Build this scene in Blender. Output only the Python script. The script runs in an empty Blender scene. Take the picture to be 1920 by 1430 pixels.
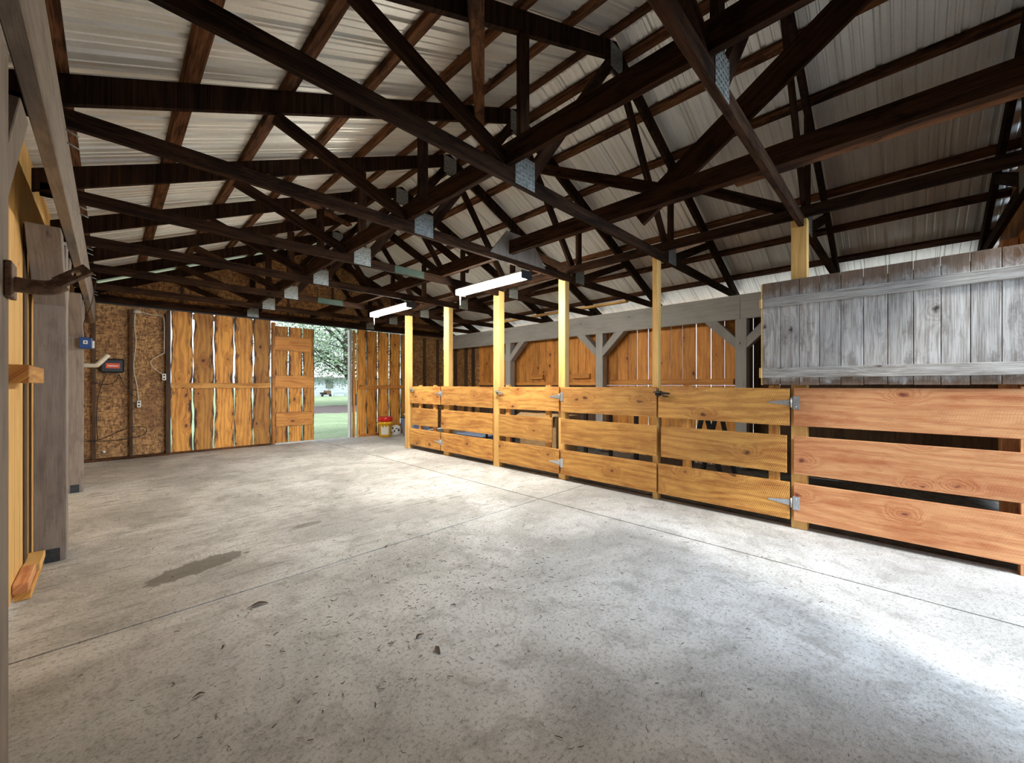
import bpy, bmesh, math, random
from mathutils import Vector, Matrix
random.seed(11)
S = bpy.context.scene
C = S.collection
PI = math.pi

# ------------------------------------------------------------------ camera
cd = bpy.data.cameras.new('camera'); cam = bpy.data.objects.new('camera', cd); C.objects.link(cam)
cd.sensor_fit = 'HORIZONTAL'; cd.sensor_width = 36; cd.lens = 745/1920*36
cd.shift_y = 7/1920; cd.clip_start = .02; cd.clip_end = 500
H = 1.2
cam.location = (0, 0, H); cam.rotation_euler = (PI/2, 0, -math.radians(45.38))
S.camera = cam
# ------------------------------------------------------------------ world, lights, exposure
w = bpy.data.worlds.new('overcast_sky'); S.world = w; w.use_nodes = True
wb = w.node_tree.nodes['Background']; wb.inputs[0].default_value = (.86, .94, 1.0, 1); wb.inputs[1].default_value = 1.15
sd = bpy.data.lights.new('sun', 'SUN'); sd.energy = 2.4; sd.angle = .2; sd.color = (1, .96, .88)
sun = bpy.data.objects.new('sun', sd); C.objects.link(sun); sun.rotation_euler = (math.radians(38), math.radians(-22), 0); sun.location = (0, -5, 12)
def area(name, loc, rot, sx, sy, power, col):
    d = bpy.data.lights.new(name, 'AREA'); d.shape = 'RECTANGLE'; d.size = sx; d.size_y = sy; d.energy = power; d.color = col
    o = bpy.data.objects.new(name, d); C.objects.link(o); o.location = loc; o.rotation_euler = rot; return o
# added area lamp standing in for daylight through the unseen doorway behind the camera
area('doorway_daylight_fill', (3.9, -5.0, 2.3), (math.radians(80), 0, math.radians(8)), 3.2, 2.4, 540, (.62, .79, 1.0))
TUBE = 92
S.view_settings.view_transform = 'Standard'; S.view_settings.look = 'None'
S.view_settings.exposure = 0.65; S.view_settings.gamma = 1; S.view_settings.use_curve_mapping = False

# ------------------------------------------------------------------ object helpers
def tag(o, label=None, cat=None, group=None, kind=None):
    if label: o['label'] = label
    if cat: o['category'] = cat
    if group: o['group'] = group
    if kind: o['kind'] = kind
    return o
def empty(name, loc=(0, 0, 0), label=None, cat=None, group=None, kind=None, rz=0):
    o = bpy.data.objects.new(name, None); C.objects.link(o); o.location = loc; o.rotation_euler.z = rz
    o.empty_display_size = .1
    return tag(o, label, cat, group, kind)
class MB:
    """collects shapes in world (or thing-local) space, then builds ONE mesh"""
    def __init__(s): s.v = []; s.f = []; s.wc = []; s.wr = []; s.sm = []
    def add(s, vs, fs, wc=None, wr=None, smooth=False):
        n = len(s.v); s.v += [tuple(v) for v in vs]; s.f += [[i+n for i in f] for f in fs]
        s.wc += wc if wc else [tuple(v) for v in vs]
        s.wr += wr if wr else [(0, .5, .5)]*len(vs)
        s.sm += [smooth]*len(fs); return s
    def beam(s, p0, p1, wdir, wd, th, rn=None):
        """board from p0 to p1 (centre line), wd wide along wdir, th thick"""
        p0 = Vector(p0); p1 = Vector(p1); a = (p1-p0); L = a.length; a.normalize()
        wv = Vector(wdir); wv = (wv - a*wv.dot(a)).normalized(); t = a.cross(wv)
        r = random.random() if rn is None else rn; ox, oy, oz = random.random()*40, random.random()*40, random.random()*40
        vs = []; wc = []; wr = []
        for i in (0, 1):
            for j, k in ((-1, -1), (1, -1), (1, 1), (-1, 1)):
                vs.append(p0 + a*L*i + wv*(j*wd/2) + t*(k*th/2))
                wc.append((j*wd/2 + k*th/2 + ox, L*i + oy, oz)); wr.append((r, (j+1)/2, i))
        s.add(vs, [(0, 1, 2, 3)[::-1], (4, 5, 6, 7), (0, 1, 5, 4), (1, 2, 6, 5), (2, 3, 7, 6), (3, 0, 4, 7)], wc, wr); return s
    def box(s, x0, x1, y0, y1, z0, z1, rn=None):
        d = [(x1-x0, 0), (y1-y0, 1), (z1-z0, 2)]; d.sort(); ax = d[2][1]; wi = d[1][1]
        c = [(x0+x1)/2, (y0+y1)/2, (z0+z1)/2]; p = c[:]; q = c[:]
        lo = (x0, y0, z0); hi = (x1, y1, z1); p[ax] = lo[ax]; q[ax] = hi[ax]
        wv = [0, 0, 0]; wv[wi] = 1
        return s.beam(p, q, wv, d[1][0], d[0][0], rn)
    def wavy(s, p0, p1, wdir, wd, th, amp=.012, n=14, rn=None, endj=.0):
        """live edge board: both long edges wander"""
        p0 = Vector(p0); p1 = Vector(p1); a = (p1-p0); L = a.length; a.normalize()
        wv = Vector(wdir).normalized(); t = a.cross(wv)
        r = random.random() if rn is None else rn; ox, oy, oz = [random.random()*40 for _ in range(3)]
        ph = [random.random()*7 for _ in range(8)]
        def e(u, k): return amp*(.5*math.sin(u*4+ph[k])+.35*math.sin(u*9+ph[k+1])+.3*math.sin(u*21+ph[k+2])) - amp*.55
        vs = []; wc = []; wr = []; fs = []
        for i in range(n+1):
            u = i/n; l = -wd/2 - e(u*2, 0); rr = wd/2 + e(u*2, 4)
            for (wx, k) in ((l, -1), (rr, -1), (rr, 1), (l, 1)):
                vs.append(p0 + a*L*u + wv*wx + t*(k*th/2)); wc.append((wx+k*th/2+ox, L*u+oy, oz)); wr.append((r, 0 if wx < 0 else 1, u))
            if i:
                b = 4*(i-1)
                for j in range(4): fs.append((b+j, b+(j+1) % 4, b+4+(j+1) % 4, b+4+j))
        fs.append((3, 2, 1, 0)); b = 4*n; fs.append((b, b+1, b+2, b+3))
        s.add(vs, fs, wc, wr); return s
    def tube(s, pts, r, n=8, r1=None):
        pts = [Vector(p) for p in pts]; m = len(pts); vs = []; fs = []
        prev = None
        for i, p in enumerate(pts):
            a = (pts[min(i+1, m-1)] - pts[max(i-1, 0)]).normalized()
            u = a.orthogonal() if prev is None else (prev - a*prev.dot(a))
            u.normalize(); prev = u; v = a.cross(u)
            rr = r if r1 is None else r + (r1-r)*i/(m-1)
            for k in range(n):
                an = 2*PI*k/n; vs.append(p + (u*math.cos(an)+v*math.sin(an))*rr)
        for i in range(m-1):
            for k in range(n): fs.append((i*n+k, i*n+(k+1) % n, (i+1)*n+(k+1) % n, (i+1)*n+k))
        fs.append(tuple(range(n))[::-1]); fs.append(tuple(range((m-1)*n, m*n)))
        s.add(vs, fs, smooth=True); return s
    def lathe(s, prof, c=(0, 0, 0), n=28, sx=1, sy=1):
        vs = []; fs = []
        for (r, z) in prof:
            for k in range(n):
                a = 2*PI*k/n; vs.append((c[0]+r*sx*math.cos(a), c[1]+r*sy*math.sin(a), c[2]+z))
        for i in range(len(prof)-1):
            for k in range(n): fs.append((i*n+k, i*n+(k+1) % n, (i+1)*n+(k+1) % n, (i+1)*n+k))
        if prof[0][0] > .001: fs.append(tuple(range(n))[::-1])
        if prof[-1][0] > .001: fs.append(tuple(range((len(prof)-1)*n, len(prof)*n)))
        s.add(vs, fs, smooth=True); return s
    def prism(s, poly, off, axis_n):
        """extrude polygon (3d points) by vector off"""
        n = len(poly); o = Vector(axis_n)*off
        vs = [Vector(p) for p in poly] + [Vector(p)+o for p in poly]
        fs = [tuple(range(n))[::-1], tuple(range(n, 2*n))] + [(i, (i+1) % n, n+(i+1) % n, n+i) for i in range(n)]
        s.add(vs, fs); return s
    def build(s, name, mat, parent=None, bevel=0, **kw):
        me = bpy.data.meshes.new(name)
        me.from_pydata(s.v, [], s.f); me.materials.append(mat)
        me.polygons.foreach_set('use_smooth', s.sm)
        A = me.attributes.new('wc', 'FLOAT_VECTOR', 'POINT'); A.data.foreach_set('vector', [x for v in s.wc for x in v])
        B = me.attributes.new('wr', 'FLOAT_VECTOR', 'POINT'); B.data.foreach_set('vector', [x for v in s.wr for x in v])
        bm = bmesh.new(); bm.from_mesh(me); bmesh.ops.recalc_face_normals(bm, faces=bm.faces); bm.to_mesh(me); bm.free()
        o = bpy.data.objects.new(name, me); C.objects.link(o)
        if parent:
            o.parent = parent
            pl = parent.location if parent.type == 'EMPTY' else None
            if pl is not None and not kw.pop('local', False):
                # shapes given in world space: bring them into the parent's frame
                M = (Matrix.Translation(parent.location) @ Matrix.Rotation(parent.rotation_euler.z, 4, 'Z')).inverted()
                me.transform(M)
        kw.pop('local', None)
        if bevel:
            b = o.modifiers.new('bevel', 'BEVEL'); b.width = bevel; b.segments = 1; b.limit_method = 'ANGLE'
        return tag(o, **kw)

# ------------------------------------------------------------------ materials
class N:
    def __init__(s, name):
        s.m = bpy.data.materials.new(name); s.m.use_nodes = True; s.t = s.m.node_tree; s.b = s.t.nodes['Principled BSDF']
    def n(s, typ, **kw):
        x = s.t.nodes.new(typ)
        for k, v in kw.items(): setattr(x, k, v)
        return x
    def l(s, a, b): s.t.links.new(a, b)
    def put(s, sock, v):
        if isinstance(v, (int, float)): sock.default_value = v
        elif isinstance(v, tuple): sock.default_value = (tuple(v)+(1,))[:len(sock.default_value)]
        else: s.l(v, sock)
    def math(s, op, a, b=0.0, c=None, clamp=False):
        x = s.n('ShaderNodeMath', operation=op, use_clamp=clamp); s.put(x.inputs[0], a); s.put(x.inputs[1], b)
        if c is not None: s.put(x.inputs[2], c)
        return x.outputs[0]
    def attr(s, nm): return s.n('ShaderNodeAttribute', attribute_name=nm).outputs['Vector']
    def mapping(s, v, sc, loc=(0, 0, 0), rot=(0, 0, 0)):
        x = s.n('ShaderNodeMapping'); s.l(v, x.inputs[0]); x.inputs['Scale'].default_value = sc; x.inputs['Location'].default_value = loc; x.inputs['Rotation'].default_value = rot
        return x.outputs[0]
    def noise(s, v, sc=1, det=3, rough=.5, dist=0):
        x = s.n('ShaderNodeTexNoise'); s.l(v, x.inputs['Vector']); x.inputs['Scale'].default_value = sc; x.inputs['Detail'].default_value = det
        x.inputs['Roughness'].default_value = rough; x.inputs['Distortion'].default_value = dist; return x.outputs[0]
    def vor(s, v, sc=1, rnd=1, dim='3D'):
        x = s.n('ShaderNodeTexVoronoi', voronoi_dimensions=dim); s.l(v, x.inputs['Vector']); x.inputs['Scale'].default_value = sc; x.inputs['Randomness'].default_value = rnd; return x
    def mr(s, v, a, b, c=0., d=1., smooth=True):
        x = s.n('ShaderNodeMapRange', interpolation_type='SMOOTHSTEP' if smooth else 'LINEAR'); s.put(x.inputs[0], v)
        for i, q in enumerate((a, b, c, d)): s.put(x.inputs[1+i], q)
        return x.outputs[0]
    def mix(s, f, a, b, mode='MIX'):
        x = s.n('ShaderNodeMix', data_type='RGBA', blend_type=mode); s.put(x.inputs[0], f)
        s.put(x.inputs[6], a); s.put(x.inputs[7], b); return x.outputs[2]
    def sep(s, v): return s.n('ShaderNodeSeparateXYZ') if v is None else s._sep(v)
    def _sep(s, v): x = s.n('ShaderNodeSeparateXYZ'); s.l(v, x.inputs[0]); return x.outputs
    def comb(s, a, b, c):
        x = s.n('ShaderNodeCombineXYZ'); s.put(x.inputs[0], a); s.put(x.inputs[1], b); s.put(x.inputs[2], c); return x.outputs[0]
    def bump(s, h, st=.3, d=.01):
        x = s.n('ShaderNodeBump'); s.put(x.inputs['Height'], h); x.inputs['Strength'].default_value = st; x.inputs['Distance'].default_value = d
        s.l(x.outputs[0], s.b.inputs['Normal'])
    def out(s, col, rough=.6, metal=0.):
        s.put(s.b.inputs['Base Color'], col); s.put(s.b.inputs['Roughness'], rough); s.put(s.b.inputs['Metallic'], metal); return s.m

def wood(name, light, dark, knotc, knots=.5, fiber=.35, rings=.7, rough=.6, var=.3, saw=0., edge=0., stain=0., stainc=(.05, .03, .02), bump=.35, spec=.35, ends=None):
    k = N(name); k.b.inputs['Specular IOR Level'].default_value = spec; wc = k.attr('wc'); wr = k._sep(k.attr('wr')); x, y, z = k._sep(wc)
    kn = k.math('MULTIPLY', k.math('SUBTRACT', k.noise(k.comb(k.math('MULTIPLY', x, 22), k.math('MULTIPLY', y, 14), z), 1, 3, .6), .5), .16)
    v2 = k.comb(k.math('MULTIPLY_ADD', x, 3.6, kn), k.math('MULTIPLY_ADD', y, 2.1, kn), z)
    wv = k.noise(k.comb(k.math('MULTIPLY', x, 5.), k.math('MULTIPLY', y, .9), z), 1, 2)
    vo = k.vor(v2, dim='2D'); dist = vo.outputs['Distance']; rc = k._sep(vo.outputs['Color'])[0]
    has = k.math('LESS_THAN', rc, knots*.62)
    core = k.math('MULTIPLY', k.mr(dist, k.math('MULTIPLY', rc, .06), k.math('MULTIPLY_ADD', rc, .13, .055), 1, 0), has)
    halo = k.math('MULTIPLY', k.mr(dist, .0, .42, 1, 0), has)
    g = k.math('ADD', k.math('MULTIPLY', x, 85), k.math('MULTIPLY', wv, 24))
    g = k.math('ADD', g, k.math('MULTIPLY', k.math('MULTIPLY', halo, halo), 24))
    ring = k.mr(k.math('SINE', g), -.6, 1, 0, 1)
    fib = k.noise(k.comb(k.math('MULTIPLY', x, 170), k.math('MULTIPLY', y, 5), z), 1, 3, .65)
    blot = k.noise(k.comb(k.math('MULTIPLY', x, 5), k.math('MULTIPLY', y, 1.6), z), 1.3, 4, .6)
    f = k.math('ADD', k.math('MULTIPLY', ring, rings*.55), k.math('MULTIPLY', k.mr(fib, .35, .75), fiber))
    f = k.math('ADD', f, k.math('MULTIPLY', k.mr(blot, .42, .72), .45), clamp=True)
    col = k.mix(f, light, dark)
    col = k.mix(k.math('MULTIPLY', halo, .45), col, dark)
    col = k.mix(k.math('MULTIPLY', core, .93), col, knotc)
    if edge:
        e = k.math('MINIMUM', wr[1], k.math('SUBTRACT', 1., wr[1]))
        en = k.math('ADD', e, k.math('MULTIPLY', k.math('SUBTRACT', k.noise(k.comb(k.math('MULTIPLY', x, 9), k.math('MULTIPLY', y, 3.2), z), 1, 3), .5), .62))
        band = k.math('MULTIPLY', k.mr(en, -.03, .10, 1, 0), edge)
        col = k.mix(band, col, knotc)
        vein = k.noise(k.comb(k.math('MULTIPLY', x, 7), k.math('MULTIPLY', y, .9), k.math('ADD', z, 9.)), 1, 3, .55)
        vn = k.math('ABSOLUTE', k.math('SUBTRACT', vein, .5))
        col = k.mix(k.math('MULTIPLY', k.math('MULTIPLY', k.mr(vn, .0, .03, 1, 0), k.mr(en, .12, .30, 1, 0)), edge*.8), col, knotc)
    if stain:
        st = k.noise(k.comb(k.math('MULTIPLY', x, 6), k.math('MULTIPLY', y, 2.), k.math('ADD', z, 3.)), 1.4, 6, .7)
        col = k.mix(k.math('MULTIPLY', k.mr(st, .5, .66), stain), col, stainc)
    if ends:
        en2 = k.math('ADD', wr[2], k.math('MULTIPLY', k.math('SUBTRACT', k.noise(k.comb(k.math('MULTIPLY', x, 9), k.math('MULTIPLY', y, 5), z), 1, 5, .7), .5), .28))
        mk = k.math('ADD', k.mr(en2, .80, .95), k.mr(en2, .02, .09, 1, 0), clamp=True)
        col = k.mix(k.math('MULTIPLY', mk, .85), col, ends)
    hv = k.n('ShaderNodeHueSaturation'); k.l(col, hv.inputs['Color']); hv.inputs['Saturation'].default_value = 1
    k.put(hv.inputs['Value'], k.math('ADD', k.math('MULTIPLY', wr[0], var), 1-var*.5))
    hgt = k.math('ADD', k.math('MULTIPLY', fib, .6), k.math('MULTIPLY', ring, .3))
    if saw:
        sw = k.math('SINE', k.math('ADD', k.math('MULTIPLY', y, 420), k.math('ADD', k.math('MULTIPLY', x, 190), k.math('MULTIPLY', wv, 30))))
        hgt = k.math('ADD', hgt, k.math('MULTIPLY', sw, saw)); SAW = True
    k.bump(hgt, bump, .004)
    return k.out(hv.outputs[0], rough)

PINE_L = (.64, .335, .088); PINE_D = (.36, .13, .028); KNOT = (.09, .026, .01)
M = {}
M['pine'] = wood('yellow_pine', (.74, .40, .105), PINE_D, KNOT, .7, .55, .6, saw=.45, var=.3, stain=.35, stainc=(.30, .10, .02), bump=.6)
M['pine_red'] = wood('reddish_pine', (.72, .38, .18), (.46, .155, .06), (.16, .035, .025), .6, .5, .6, saw=.06, var=.25, stain=.4, stainc=(.36, .10, .035), bump=.5)
M['plank'] = wood('live_edge_pine', (.74, .36, .07), (.36, .12, .02), (.05, .016, .008), .7, .45, .7, edge=.95, var=.75)
M['plank2'] = wood('orange_wall_pine', (.72, .33, .075), (.44, .15, .03), (.07, .02, .008), .8, .45, .5, edge=.35, var=.35)
M['stud'] = wood('new_stud_pine', (.76, .48, .17), (.56, .29, .08), (.2, .07, .02), .25, .2, .35, var=.15)
M['truss'] = wood('dark_truss_lumber', (.055, .026, .013), (.012, .006, .004), (.008, .005, .004), .5, .8, .5, var=.5, stain=.75, stainc=(.008, .005, .004), rough=.9, spec=.08, bump=.8)
M['purlin'] = wood('brown_purlin_lumber', (.16, .072, .032), (.035, .014, .007), (.012, .007, .005), .5, .8, .6, var=.5, stain=.85, stainc=(.016, .009, .006), rough=.9, spec=.1, bump=.8)
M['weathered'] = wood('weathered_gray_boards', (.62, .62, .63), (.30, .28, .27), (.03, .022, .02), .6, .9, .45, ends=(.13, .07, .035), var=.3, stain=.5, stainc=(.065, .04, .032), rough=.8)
M['weathered2'] = wood('weathered_gray_batten', (.56, .56, .56), (.26, .24, .22), (.05, .04, .03), .4, .9, .5, var=.2, stain=.4, stainc=(.11, .08, .06), rough=.85)
M['gray'] = wood('gray_beam_timber', (.40, .395, .38), (.27, .265, .255), (.05, .045, .04), .25, .35, .25, var=.1, rough=.8)
M['postwood'] = wood('brown_gray_post_timber', (.30, .255, .215), (.16, .13, .11), (.09, .07, .055), .12, .5, .3, var=.12, stain=.45, stainc=(.13, .10, .085), rough=.85)
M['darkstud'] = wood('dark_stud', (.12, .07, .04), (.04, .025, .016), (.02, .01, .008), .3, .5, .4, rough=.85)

def osb():
    k = N('osb_sheathing'); wc = k.attr('wc'); tc = k.n('ShaderNodeTexCoord').outputs['Object']
    nz = k.n('ShaderNodeTexNoise'); k.l(tc, nz.inputs['Vector']); nz.inputs['Scale'].default_value = 6
    a = k.vor(k.mapping(tc, (22, 22, 60), rot=(0, .5, 0))); b = k.vor(k.mapping(tc, (60, 60, 20), rot=(0, -.6, 0)))
    ca = k._sep(a.outputs['Color'])[0]; cb = k._sep(b.outputs['Color'])[1]
    f = k.math('MULTIPLY_ADD', ca, .5, k.math('MULTIPLY', cb, .5))
    big = k.noise(tc, 2.2, 4, .6)
    col = k.mix(k.mr(f, .15, .85, smooth=False), (.14, .06, .02), (.60, .33, .12))
    col = k.mix(k.math('MULTIPLY', k.mr(big, .42, .72), .7), col, (.17, .07, .025))
    sp = k.noise(tc, 34, 4, .8)
    col = k.mix(k.mr(sp, .60, .68), col, (.05, .02, .01))
    k.bump(f, .3, .004); return k.out(col, .75)
M['osb'] = osb()

def sheet():
    k = N('galvanized_roof_sheet'); tc = k.n('ShaderNodeTexCoord').outputs['Object']
    n1 = k.noise(k.mapping(tc, (.5, 9, .5)), 1.2, 5, .65); n2 = k.noise(tc, 60, 3, .7)
    f = k.math('ADD', k.math('MULTIPLY', n1, .7), k.math('MULTIPLY', n2, .25))
    col = k.mix(k.mr(f, .35, .72), (.80, .795, .75), (.60, .58, .52))
    return k.out(col, .4, .3)
M['sheet'] = sheet()

def concrete():
    k = N('concrete_floor'); tc = k.n('ShaderNodeTexCoord').outputs['Object']; x, y, z = k._sep(tc)
    big = k.noise(tc, .9, 6, .62, .6); mid = k.noise(tc, 5.5, 8, .7, .8); fine = k.noise(tc, 55, 6, .75)
    swirl = k.noise(k.mapping(tc, (14, 60, 1), rot=(0, 0, .5)), 1, 5, .7, 2.5)
    swirl2 = k.noise(k.mapping(tc, (60, 14, 1), rot=(0, 0, .8)), 1, 5, .7, 2.5)
    col = k.mix(k.mr(big, .36, .66), (.67, .67, .655), (.42, .415, .395))
    col = k.mix(k.math('MULTIPLY', k.mr(mid, .47, .66), .5), col, (.27, .255, .23))
    col = k.mix(k.math('MULTIPLY', k.mr(mid, .30, .42, 1, 0), .4), col, (.74, .74, .72))
    col = k.mix(k.math('MULTIPLY', k.mr(fine, .50, .64), .65), col, (.17, .16, .14))
    gr = k.noise(k.mapping(tc, (1, 2.2, 1), rot=(0, 0, .7)), 120, 4, .8, 1.2)
    col = k.mix(k.math('MULTIPLY', k.mr(gr, .48, .62), k.math('MULTIPLY_ADD', k.mr(big, .36, .6), .35, .2)), col, (.16, .155, .15))
    scr = k.math('MULTIPLY', k.mr(swirl, .58, .70), k.mr(big, .42, .56))
    stk = k.noise(k.mapping(tc, (3.2, 26, 1), rot=(0, 0, .06)), 1, 6, .75, .8)
    col = k.mix(k.math('MULTIPLY', k.math('MULTIPLY', k.mr(stk, .52, .64), k.mr(y, 1.5, 4.)), .7), col, (.185, .17, .14))
    col = k.mix(k.math('MULTIPLY', scr, .75), col, (.12, .11, .095))
    scr2 = k.math('MULTIPLY', k.mr(swirl2, .58, .70), k.mr(mid, .45, .6))
    col = k.mix(k.math('MULTIPLY', scr2, .5), col, (.12, .11, .10))
    # straw and dirt flecks trodden into the slab
    fl = k.noise(k.mapping(tc, (1, 1, 1)), 26, 6, .85, 2.2)
    dn = k.mr(k.noise(tc, 1.7, 3, .6, .4), .50, .64)
    col = k.mix(k.math('MULTIPLY', k.math('MULTIPLY', k.mr(fl, .57, .62), dn), .75), col, (.07, .06, .045))
    # two old wet patches
    for (cx, cy, a, b, rot, st) in ((.42, 3.33, .32, .12, .25, .8), (1.18, 3.66, .14, .055, .1, .6)):
        m = k.mapping(tc, (1, 1, 1), loc=(-cx, -cy, 0)); mx, my, _ = k._sep(m)
        ca, sa = math.cos(rot), math.sin(rot)
        u = k.math('MULTIPLY', k.math('ADD', k.math('MULTIPLY', mx, ca), k.math('MULTIPLY', my, sa)), 1/a)
        v = k.math('MULTIPLY', k.math('SUBTRACT', k.math('MULTIPLY', my, ca), k.math('MULTIPLY', mx, sa)), 1/b)
        r = k.math('SQRT', k.math('ADD', k.math('MULTIPLY', u, u), k.math('MULTIPLY', v, v)))
        r = k.math('ADD', r, k.math('MULTIPLY', k.math('SUBTRACT', mid, .5), 1.9))
        col = k.mix(k.math('MULTIPLY', k.mr(r, .82, .98, 1, 0), st), col, (.135, .125, .10))
    k.bump(k.math('ADD', fine, k.math('MULTIPLY', mid, .5)), .35, .006)
    return k.out(col, .75)
M['concrete'] = concrete()
def simple(name, col, rough=.6, metal=0., nz=0., sc=30, col2=None):
    k = N(name)
    if nz:
        tc = k.n('ShaderNodeTexCoord').outputs['Object']; f = k.noise(tc, sc, 5, .65)
        c2 = col2 or tuple(c*.55 for c in col)
        c = k.mix(k.math('MULTIPLY', k.mr(f, .42, .62), nz), col, c2)
        k.bump(f, .2, .003); return k.out(c, rough, metal)
    return k.out(col, rough, metal)
M['steel'] = simple('galvanized_plate', (.32, .33, .31), .5, .5, .9, 55, (.16, .17, .15))
M['hinge'] = simple('zinc_hinge', (.55, .60, .66), .35, .7, .4, 60)
M['black'] = simple('black_metal', (.015, .015, .016), .45, .3, .5, 40)
M['blackp'] = simple('black_plastic', (.012, .012, .013), .4, 0, .4, 40, (.03, .03, .03))
M['white'] = simple('white_plastic', (.8, .78, .72), .45, 0, .3, 40)
M['cable_w'] = simple('white_cable', (.62, .55, .42), .5, 0, .4, 60)
M['cable_k'] = simple('dark_cable', (.03, .015, .012), .5, 0, .4, 60)
M['red'] = simple('red_plastic', (.62, .012, .01), .35, 0, .2, 10)
M['yellow'] = simple('yellow_plastic', (.85, .46, .01), .35, 0, .2, 8)
M['blue'] = simple('blue_plastic', (.22, .30, .48), .4, 0, .3, 8)
M['cyanblue'] = simple('blue_device_plastic', (.01, .06, .22), .4, 0, .3, 20)
M['orange'] = simple('orange_label', (.75, .10, .03), .5, 0, .3, 40)
M['card'] = simple('cardboard', (.36, .22, .10), .8, 0, .4, 12)
M['rust'] = simple('rusty_brown_metal', (.20, .125, .08), .6, .3, .8, 45, (.07, .04, .03))
M['dirt'] = simple('packed_dirt', (.12, .11, .095), .95, 0, .9, 14, (.05, .045, .04))
M['eave_bounce'] = simple('pale_bounce_ground', (.66, .66, .64), .9, 0, .5, 20, (.4, .4, .39))  # pale so the added ground strips bounce light onto the eave sheets
M['strap'] = simple('dark_anchor', (.05, .055, .06), .6, .4, .6, 50)
M['paint'] = simple('green_paint', (.008, .035, .02), .7, 0, .8, 18, (.01, .02, .012))
M['siding'] = simple('pale_siding', (.50, .57, .64), .6, 0, .15, 3)
M['roofm'] = simple('white_metal_roof', (.80, .82, .84), .5, 0, .2, 3)
M['fascia'] = simple('gray_fascia', (.14, .16, .16), .6, 0, .2, 3)
M['glass'] = simple('window_glass_dark', (.10, .13, .15), .1)
M['bark'] = simple('tree_bark', (.075, .065, .055), .9, 0, .8, 8, (.03, .026, .022))
M['cloth'] = simple('white_sack', (.75, .75, .72), .8, 0, .35, 9, (.4, .4, .4))
M['leaf_dry'] = simple('dry_leaf', (.10, .06, .035), .8, 0, .7, 30)
M['gridpipe'] = simple('galvanized_pipe', (.3, .36, .4), .4, .5, .3, 5)
def leafm():
    k = N('tree_leaves'); tc = k.n('ShaderNodeTexCoord').outputs['Object']
    f = k.noise(tc, 1.1, 3); g = k.noise(tc, 9, 2)
    col = k.mix(k.mr(f, .35, .65), (.10, .19, .10), (.30, .42, .26)); col = k.mix(k.mr(g, .4, .6), col, (.20, .32, .20))
    k.b.inputs['Transmission Weight'].default_value = 0
    return k.out(col, .5)
M['leaf'] = leafm()
def lawnm():
    k = N('lawn_grass'); tc = k.n('ShaderNodeTexCoord').outputs['Object']; x, y, z = k._sep(tc)
    f = k.noise(tc, .9, 5, .7); g = k.noise(tc, 14, 6, .8); h = k.noise(tc, 70, 4, .8)
    col = k.mix(k.mr(f, .35, .65), (.30, .40, .23), (.18, .28, .14)); col = k.mix(k.math('MULTIPLY', k.mr(g, .45, .62), .6), col, (.52, .60, .45))
    col = k.mix(k.math('MULTIPLY', k.mr(h, .5, .62), .6), col, (.16, .24, .13))
    # bare soil under the tree
    u = k.math('MULTIPLY', k.math('SUBTRACT', x, 12.), 1/8.); v = k.math('MULTIPLY', k.math('SUBTRACT', y, 25.5), 1/5.)
    r = k.math('SQRT', k.math('ADD', k.math('MULTIPLY', u, u), k.math('MULTIPLY', v, v)))
    r = k.math('ADD', r, k.math('MULTIPLY', k.math('SUBTRACT', f, .5), 1.))
    soil = k.mix(k.mr(g, .4, .6), (.07, .05, .05), (.17, .135, .14))
    col = k.mix(k.mr(r, .85, 1.05, 1, 0), col, soil)
    k.bump(g, .6, .05); return k.out(col, .9)
M['lawn'] = lawnm()
def lampm():
    k = N('lit_lamp_lens'); k.b.inputs['Emission Color'].default_value = (1, .95, .83, 1); k.b.inputs['Emission Strength'].default_value = TUBE
    return k.out((.9, .9, .88), .4)
M['lamp'] = lampm()

# ------------------------------------------------------------------ main dimensions
XL, XR, XC = -.155, 6.45, 3.15           # inner faces of the eave beams, ridge
YB, YF = 9.07, -.72                       # back wall, front wall
SL = .44; PK = H + 2.885                  # roof pitch, underside of top chords at the ridge
def under(x): return PK - SL*abs(x-XC)
TOPC = .153; SHEET = TOPC + .044

# ------------------------------------------------------------------ ground + floor
def grid(name, mat, x0, x1, y0, y1, zf, nx, ny, **kw):
    m = MB(); vs = [(x0+(x1-x0)*i/nx, y0+(y1-y0)*j/ny) for j in range(ny+1) for i in range(nx+1)]
    m.add([(a, b, zf(a, b)) for a, b in vs], [(j*(nx+1)+i, j*(nx+1)+i+1, (j+1)*(nx+1)+i+1, (j+1)*(nx+1)+i) for j in range(ny) for i in range(nx)])
    return m.build(name, mat, **kw)
def gz(x, y): return -.12 - .18*min(1, max(0, (y-9.2)/16))
grid('lawn', M['lawn'], -90, 120, -60, 150, gz, 70, 105, kind='structure')
# slab cut by control joints: four pours with narrow grooves between them
JX, JY, g = 3.19, 2.74, .0065
m = MB()
for (x0, x1, y0, y1) in ((-.62, JX-g, -.95, JY-g), (JX+g, 4.13, -.95, JY-g), (-.62, JX-g, JY+g, 9.25), (JX+g, 4.13, JY+g, 9.25)):
    m.box(x0, x1, y0, y1, -.14, 0)
m.box(4.13, 6.85, 7.1, 9.25, -.2, 0)
flo = m.build('floor', M['concrete'], kind='structure')
MB().box(-.62, 4.13, -.95, 9.25, -.2, -.02).build('joint_filler', M['black'], flo)
grid('pen_ground', M['dirt'], 4.13, 6.75, -.95, 7.1, lambda x, y: -.05+.012*math.sin(x*5)*math.cos(y*4), 12, 30, kind='structure')
grid('eave_bounce_strip', M['eave_bounce'], 6.78, 13, -5, 14, lambda x, y: -.07, 4, 8, kind='structure')  # unseen pale ground added to bounce light up under the right eave
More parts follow.
